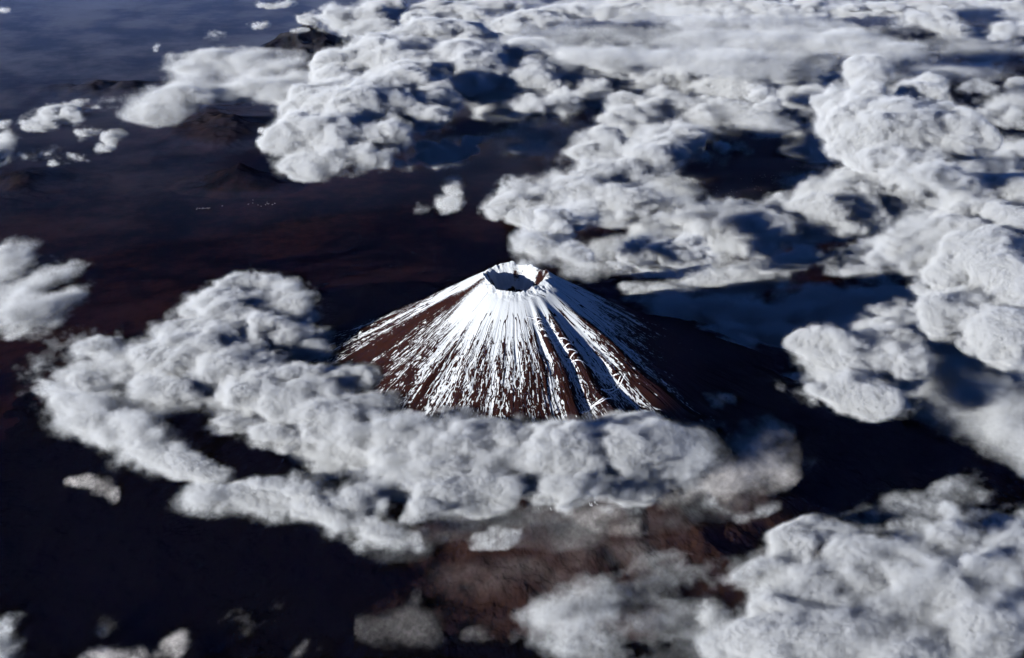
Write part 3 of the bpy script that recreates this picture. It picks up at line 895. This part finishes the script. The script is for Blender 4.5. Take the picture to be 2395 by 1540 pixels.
cloud("ragged cumulus below the right end of the great mass", [(1010, 362, 52, 30), (960, 376, 34, 18), (1060, 345, 40, 18), (1040, 375, 40, 16)], z=2.0, rz=.3, h=.036, den=9, amp=(.16, .13, .07), cell=(.55, .28, .14), wisp=.2)
cloud("small cloudlet at the right of the ragged cumulus", [(1125, 330, 30, 12), (1105, 345, 18, 10)], z=2.0, rz=.2, h=.03, den=8, amp=(.1, .09, .06), cell=(.4, .2, .1), wisp=.16)
cloud("upright wisp alone over the dark plain left of the torn band", [(1050, 440, 28, 30), (1040, 470, 34, 26), (1060, 485, 20, 14)], z=1.9, rz=.3, h=.03, den=6, amp=(.12, .1, .06), cell=(.45, .22, .12), soft=.16, wisp=.22)
cloud("faint scrap at the foot of the upright wisp", [(990, 490, 20, 12), (975, 500, 12, 7)], z=1.8, rz=.14, h=.03, den=3.5, amp=(.08, .08, .06), cell=(.4, .2, .1), wisp=.2)
cloud("silvery band with a smooth veil on top, upper left",
      S((470, 152, 90, 24), (550, 150, 120, 40), (620, 180, 110, 60), (680, 205, 60, 44)) + S((570, 205, 110, 40), (470, 198, 90, 42), (410, 225, 90, 42), (350, 255, 60, 44), (325, 282, 40, 26)),
      z=2.3, rz=.3, h=.045, den=2.6, amp=(.18, .16, .08, .04), cell=(.8, .4, .2, .11), soft=.16, edge=.06, wisp=.3, wcell=(1.8, .6, .4))
LEFTP = "small puffs over the left plain"
cloud("largest of the puffs over the left plain, long and lumpy", [(85, 282, 30, 16), (120, 272, 40, 24), (165, 265, 34, 24), (185, 275, 22, 14)], z=1.9, rz=.3, h=.036, den=10, amp=(.13, .12, .06), cell=(.5, .25, .13), wisp=.1, group=LEFTP)
cloud("thin veil joining the lumpy puff to the silvery band", [(215, 246, 36, 10), (268, 238, 26, 13), (255, 255, 40, 8)], z=1.9, rz=.12, h=.036, den=4, amp=(.08, .08, .05), cell=(.5, .25, .13), wisp=.2)
cloud("small bright puff below the long lumpy one", [(193, 312, 18, 16), (215, 308, 18, 9)], z=1.8, rz=.22, h=.03, den=9, amp=(.1, .09, .05), cell=(.4, .2, .11), wisp=.12, group=LEFTP)
cloud("ragged puff with a trailing foot right of the small bright one", [(266, 324, 20, 18), (285, 318, 14, 8), (248, 350, 18, 10)], z=1.8, rz=.2, h=.03, den=7, amp=(.1, .09, .05), cell=(.4, .2, .11), wisp=.16, group=LEFTP)
cloud("low ragged row of puffs under the long lumpy one", [(70, 370, 22, 10), (120, 360, 32, 17), (140, 372, 24, 12), (185, 366, 26, 11)], z=1.7, rz=.2, h=.03, den=7, amp=(.11, .1, .06), cell=(.4, .2, .11), wisp=.16, group=LEFTP)
cloud("grey rounded cloud cut by the left edge above the plain", [(0, 345, 32, 32), (-20, 360, 40, 34)], z=1.8, rz=.3, h=.034, den=6, amp=(.12, .1, .05), cell=(.5, .25, .12), wisp=.14)
cloud("scrap cut by the left edge beside the lumpy puff", [(8, 292, 18, 9), (18, 286, 10, 7)], z=1.8, rz=.15, h=.034, den=6, amp=(.08, .08, .05), cell=(.4, .2, .11), wisp=.14)
FAR = "tiny cloudlets over the far plain"
for (u, v, rx, ry, lab) in ((503, 80, 19, 11, "tiny bright cloudlet over the far plain left of the pointed mountain"), (607, 61, 24, 8, "small flat cloudlet above and left of the pointed mountain"),
                            (650, 9, 38, 7, "long flat cloudlet at the top edge left of the white cumulus"), (725, 42, 34, 13, "little cumulus at the left of the top-edge heap"),
                            (795, 87, 10, 8, "speck of cloud right of the pointed mountain's top"), (704, 73, 16, 5, "flat speck of cloud just above the pointed mountain"),
                            (365, 115, 6, 8, "faint speck of cloud alone on the far plain"), (617, 310, 8, 8, "speck of cloud left of the great mass's steep wall"),
                            (8, 20, 12, 6, "speck of cloud in the top left corner")):
    cloud(lab, [(u, v, rx, ry), (u + rx * .4, v - ry * .1, rx * .5, ry * .6), (u - rx * .5, v + ry * .2, rx * .5, ry * .6)], z=1.8, rz=.2, h=.032, den=9, amp=(.1, .09, .05), cell=(.4, .2, .11), wisp=.12, group=FAR)
# far top
cloud("white cumulus heap at the top edge left of centre", [(800, 42, 52, 30), (870, 35, 60, 36), (850, 62, 60, 22), (910, 20, 40, 24), (780, 55, 40, 18)], z=2.2, rz=.5, h=.05, den=12, amp=(.24, .2, .1), cell=(.8, .4, .2), wisp=.1)
cloud("grey-white heads along the top edge right of the white heap", [(1030, 22, 66, 22), (1000, 45, 50, 18), (1110, 34, 60, 18), (1150, 10, 60, 16)], z=2.2, rz=.4, h=.055, den=10, amp=(.24, .2, .1), cell=(.8, .4, .2), wisp=.14)
cloud("far bank of white heads left above the smooth sheet", [(1230, 48, 64, 18), (1190, 60, 40, 16), (1320, 28, 60, 14), (1280, 45, 50, 14)], z=2.3, rz=.4, h=.055, den=10, amp=(.24, .2, .1), cell=(.8, .4, .2), wisp=.14)
cloud("long far bank along the top edge above the smooth sheet", S((1400, 24, 90, 16), (1500, 14, 100, 18), (1640, 16, 110, 20), (1780, 24, 120, 18), (1900, 16, 110, 18), (2020, 20, 80, 16)), z=2.4, rz=.35, h=.06, den=9, amp=(.22, .2, .1), cell=(.9, .45, .22), wisp=.18)
cloud("bright triangular cumulus near the top right corner", [(2180, 52, 70, 20), (2140, 48, 40, 20), (2210, 66, 60, 14), (2110, 52, 40, 10)], z=2.3, rz=.45, h=.055, den=12, amp=(.24, .2, .1), cell=(.8, .4, .2), wisp=.1)
cloud("pale bank in the very top right corner", [(2140, 8, 90, 12), (2260, 10, 90, 14), (2360, 14, 60, 14), (2200, 24, 60, 8)], z=2.4, rz=.35, h=.06, den=9, amp=(.22, .2, .1), cell=(.9, .45, .22), wisp=.18)
cloud("white cloud cut by the right edge below the corner bank", [(2370, 72, 50, 18), (2330, 84, 30, 10), (2390, 50, 30, 12)], z=2.3, rz=.35, h=.055, den=10, amp=(.2, .18, .1), cell=(.8, .4, .2), wisp=.14)
cloud("thin ragged grey layer filling the spaces between the heaps upper right",
      [(1300, 330, 120, 40), (1480, 300, 140, 60), (1460, 400, 120, 40), (1620, 230, 160, 70), (1800, 220, 170, 70), (1900, 320, 70, 60), (1960, 250, 100, 80), (1350, 210, 140, 60), (1500, 200, 120, 60), (1540, 450, 110, 34),
       (1230, 150, 90, 60), (1180, 230, 70, 50), (1690, 520, 130, 40), (1860, 510, 150, 46), (2020, 500, 130, 50), (2150, 470, 130, 60), (2260, 420, 130, 60), (1500, 520, 110, 36), (1950, 440, 110, 46)],
      z=1.6, rz=.2, h=.055, edge=.09, den=6.8, amp=(.16, .12, .08, .05), cell=(.9, .42, .2, .1), wisp=.36, wcell=(1.3, .8, .5), soft=.18)
cloud("far pale layer under the banks along the top edge",
      [(1250, 30, 150, 26), (1450, 26, 170, 24), (1650, 24, 180, 24), (1850, 28, 180, 26), (2050, 24, 160, 26), (2250, 20, 160, 22), (2380, 40, 110, 30), (2300, 110, 120, 30), (2200, 170, 120, 30)],
      z=1.8, rz=.22, h=.08, den=3.6, amp=(.2, .14, .1), cell=(1.2, .6, .3), wisp=.36, wcell=(2.0, 1.1, .5), soft=.2)
cloud("faint brown skirt trailing below the right half of the crescent",
      [(1050, 1215, 120, 40), (1200, 1220, 140, 50), (1350, 1215, 140, 54), (1500, 1200, 130, 54), (1640, 1170, 110, 50), (930, 1280, 70, 28)],
      z=2.1, rz=.2, h=.04, den=.8, amp=(.12, .1, .07), cell=(.6, .3, .15), lift=True, wisp=.3, wcell=(.8, .5, .4), soft=.22)
cloud("broad faint brown veil over the lower slope below the cream puff",
      [(1150, 1340, 130, 60), (1280, 1400, 120, 60), (1060, 1300, 90, 30), (1330, 1300, 120, 50), (1200, 1450, 90, 40), (1480, 1300, 100, 36)],
      z=1.75, rz=.16, h=.04, den=.32, amp=(.12, .1, .07), cell=(.6, .3, .15), lift=True, wisp=.34, wcell=(.9, .6, .4), soft=.22, colour=(1, .96, .94))
cloud("thin lit crest of ragged puffs along the far rim of the shadowed deck",
      S((1660, 628, 46, 12), (1760, 616, 56, 18), (1870, 604, 66, 20), (1980, 590, 70, 24), (2080, 575, 60, 24)),
      z=2.25, rz=.2, h=.034, den=5, amp=(.16, .13, .08, .05), cell=(.5, .26, .13, .07), wisp=.22, wcell=(.8, .5, .3))
cloud("grey-blue saddle of cloud joining the ragged white bank to the great heap",
      [(2030, 765, 90, 34), (2130, 780, 110, 50), (2220, 790, 100, 56), (2190, 850, 90, 50), (2300, 830, 90, 50), (2100, 735, 90, 30)],
      z=2.25, rz=.3, h=.034, den=5.5, amp=(.22, .16, .1, .05), cell=(.7, .34, .16, .09), wisp=.28, wcell=(.9, .6, .4))
DIM = "dim clouds in the shade of the tower"
cloud("dim pinkish cloud just above the tower's right shoulder", [(2140, 140, 60, 22), (2180, 130, 40, 16), (2110, 150, 36, 14)], z=1.6, rz=.25, h=.05, den=4, amp=(.18, .16, .1), cell=(.7, .35, .18), wisp=.22, group=DIM)
cloud("lumpy grey cloud right of the tower's top", [(2310, 162, 46, 16), (2340, 168, 36, 12), (2280, 205, 44, 18), (2250, 175, 30, 12)], z=1.8, rz=.3, h=.048, den=6, amp=(.18, .16, .1), cell=(.7, .35, .18), wisp=.18, group=DIM)
cloud("dark blue cloud at the right edge beside the tower", [(2350, 255, 60, 36), (2390, 220, 40, 30), (2310, 280, 50, 20)], z=1.4, rz=.25, h=.05, den=3.5, amp=(.18, .16, .1), cell=(.7, .35, .18), wisp=.24, group=DIM)
cloud("brown dusky cloud at the right edge below the tower", [(2310, 380, 80, 36), (2370, 350, 50, 36), (2260, 410, 60, 24), (2380, 430, 50, 24)], z=1.5, rz=.28, h=.048, den=4, amp=(.18, .16, .1), cell=(.7, .35, .18), wisp=.24, group=DIM)


# ------------------------------------------------------------------ air
def build_haze():
    x0, x1, y0, y1, z0, z1 = -310, 310, -210, 430, -0.6, CAM_Z + .4
    VV = np.array([(x, y, z) for z in (z0, z1) for x, y in ((x0, y0), (x1, y0), (x1, y1), (x0, y1))])
    QQ = np.array([(3, 2, 1, 0), (4, 5, 6, 7), (0, 1, 5, 4), (1, 2, 6, 5), (2, 3, 7, 6), (3, 0, 4, 7)])
    k = NT("blue_air")
    v = k.n("VolumePrincipled", {"Color": (.22, .36, 1.0, 1), "Absorption Color": (1, 1, 1, 1), "Density": HAZE, "Anisotropy": 0.0})
    k.link(v.outputs[0], k.out.inputs["Volume"])
    o = mesh_obj("haze", VV, QQ, k.m, smooth=False)
    tag(o, "blue air that dims the far land", "haze", kind="stuff")


def build_mist():
    """Blue mist lying low on the far plain: a flat lens that thins out towards its rim."""
    n, m = 96, 24
    VV, QQ = [], []
    rings = [(q / m, 1) for q in range(m + 1)] + [(q / m, -1) for q in range(m - 1, -1, -1)]
    for q, sg in rings:
        for j in range(n):
            a = 2 * math.pi * j / n
            qq = max(q, .002)
            VV.append((160 * qq * math.cos(a), 108 * qq * math.sin(a), sg * 1.15 * math.cos(math.pi * q / 2) ** 2.2 + (.0005 * sg if q < 1 else 0)))
    for i in range(len(rings) - 1):
        for j in range(n):
            QQ.append((i * n + j, (i + 1) * n + j, (i + 1) * n + (j + 1) % n, i * n + (j + 1) % n))
    k = NT("blue_mist")
    v = k.n("VolumePrincipled", {"Color": (.30, .45, 1.0, 1), "Absorption Color": (1, 1, 1, 1), "Density": MIST, "Anisotropy": 0.0})
    k.link(v.outputs[0], k.out.inputs["Volume"])
    o = mesh_obj("mist", np.array(VV), np.array(QQ), k.m)
    o.location = (-20, 127, .62)
    tag(o, "blue mist lying on the far plain", "mist", kind="stuff")


MIST = 0.065
build_mist()
HAZE = 0.00027
if HAZE:
    build_haze()

# ------------------------------------------------------------------ light
SUN_EL, SUN_AZ = rad(12), rad(180 + 54)        # azimuth clockwise from +Y
w = bpy.data.worlds.new("World")
sc.world = w
w.use_nodes = True
nt = w.node_tree
nt.nodes.clear()
sky = nt.nodes.new("ShaderNodeTexSky")
sky.sky_type = 'NISHITA'
sky.sun_disc = False
sky.sun_elevation = SUN_EL
sky.sun_rotation = SUN_AZ
sky.altitude = 9000
sky.air_density = 0.7
sky.dust_density = 0.0
sky.ozone_density = 6.0
bg = nt.nodes.new("ShaderNodeBackground")
bg.inputs[1].default_value = 0.07
ow = nt.nodes.new("ShaderNodeOutputWorld")
nt.links.new(sky.outputs[0], bg.inputs[0])
nt.links.new(bg.outputs[0], ow.inputs[0])
sl = bpy.data.lights.new("sun", 'SUN')
sl.energy = 5.0
sl.angle = rad(0.5)
sl.color = (1.0, 0.985, 0.96)
so = bpy.data.objects.new("sun", sl)
COL.objects.link(so)
d = Vector((math.sin(SUN_AZ) * math.cos(SUN_EL), math.cos(SUN_AZ) * math.cos(SUN_EL), math.sin(SUN_EL)))
so.rotation_euler = d.to_track_quat('Z', 'Y').to_euler()
so.location = (0, 0, 60)

# ------------------------------------------------------------------ render settings
sc.view_settings.view_transform = 'Standard'
sc.view_settings.look = 'None'
sc.view_settings.exposure = 1.45
cy = sc.cycles
sc.render.engine = 'CYCLES'
cy.max_bounces = 14
cy.volume_bounces = 0
cy.diffuse_bounces = 2
cy.glossy_bounces = 1
cy.transparent_max_bounces = 128
cy.use_adaptive_sampling = True
cy.adaptive_threshold = 0.08
cy.use_denoising = True
cy.volume_step_rate = 3.0
print("quads", NQ, "voxels", NV)
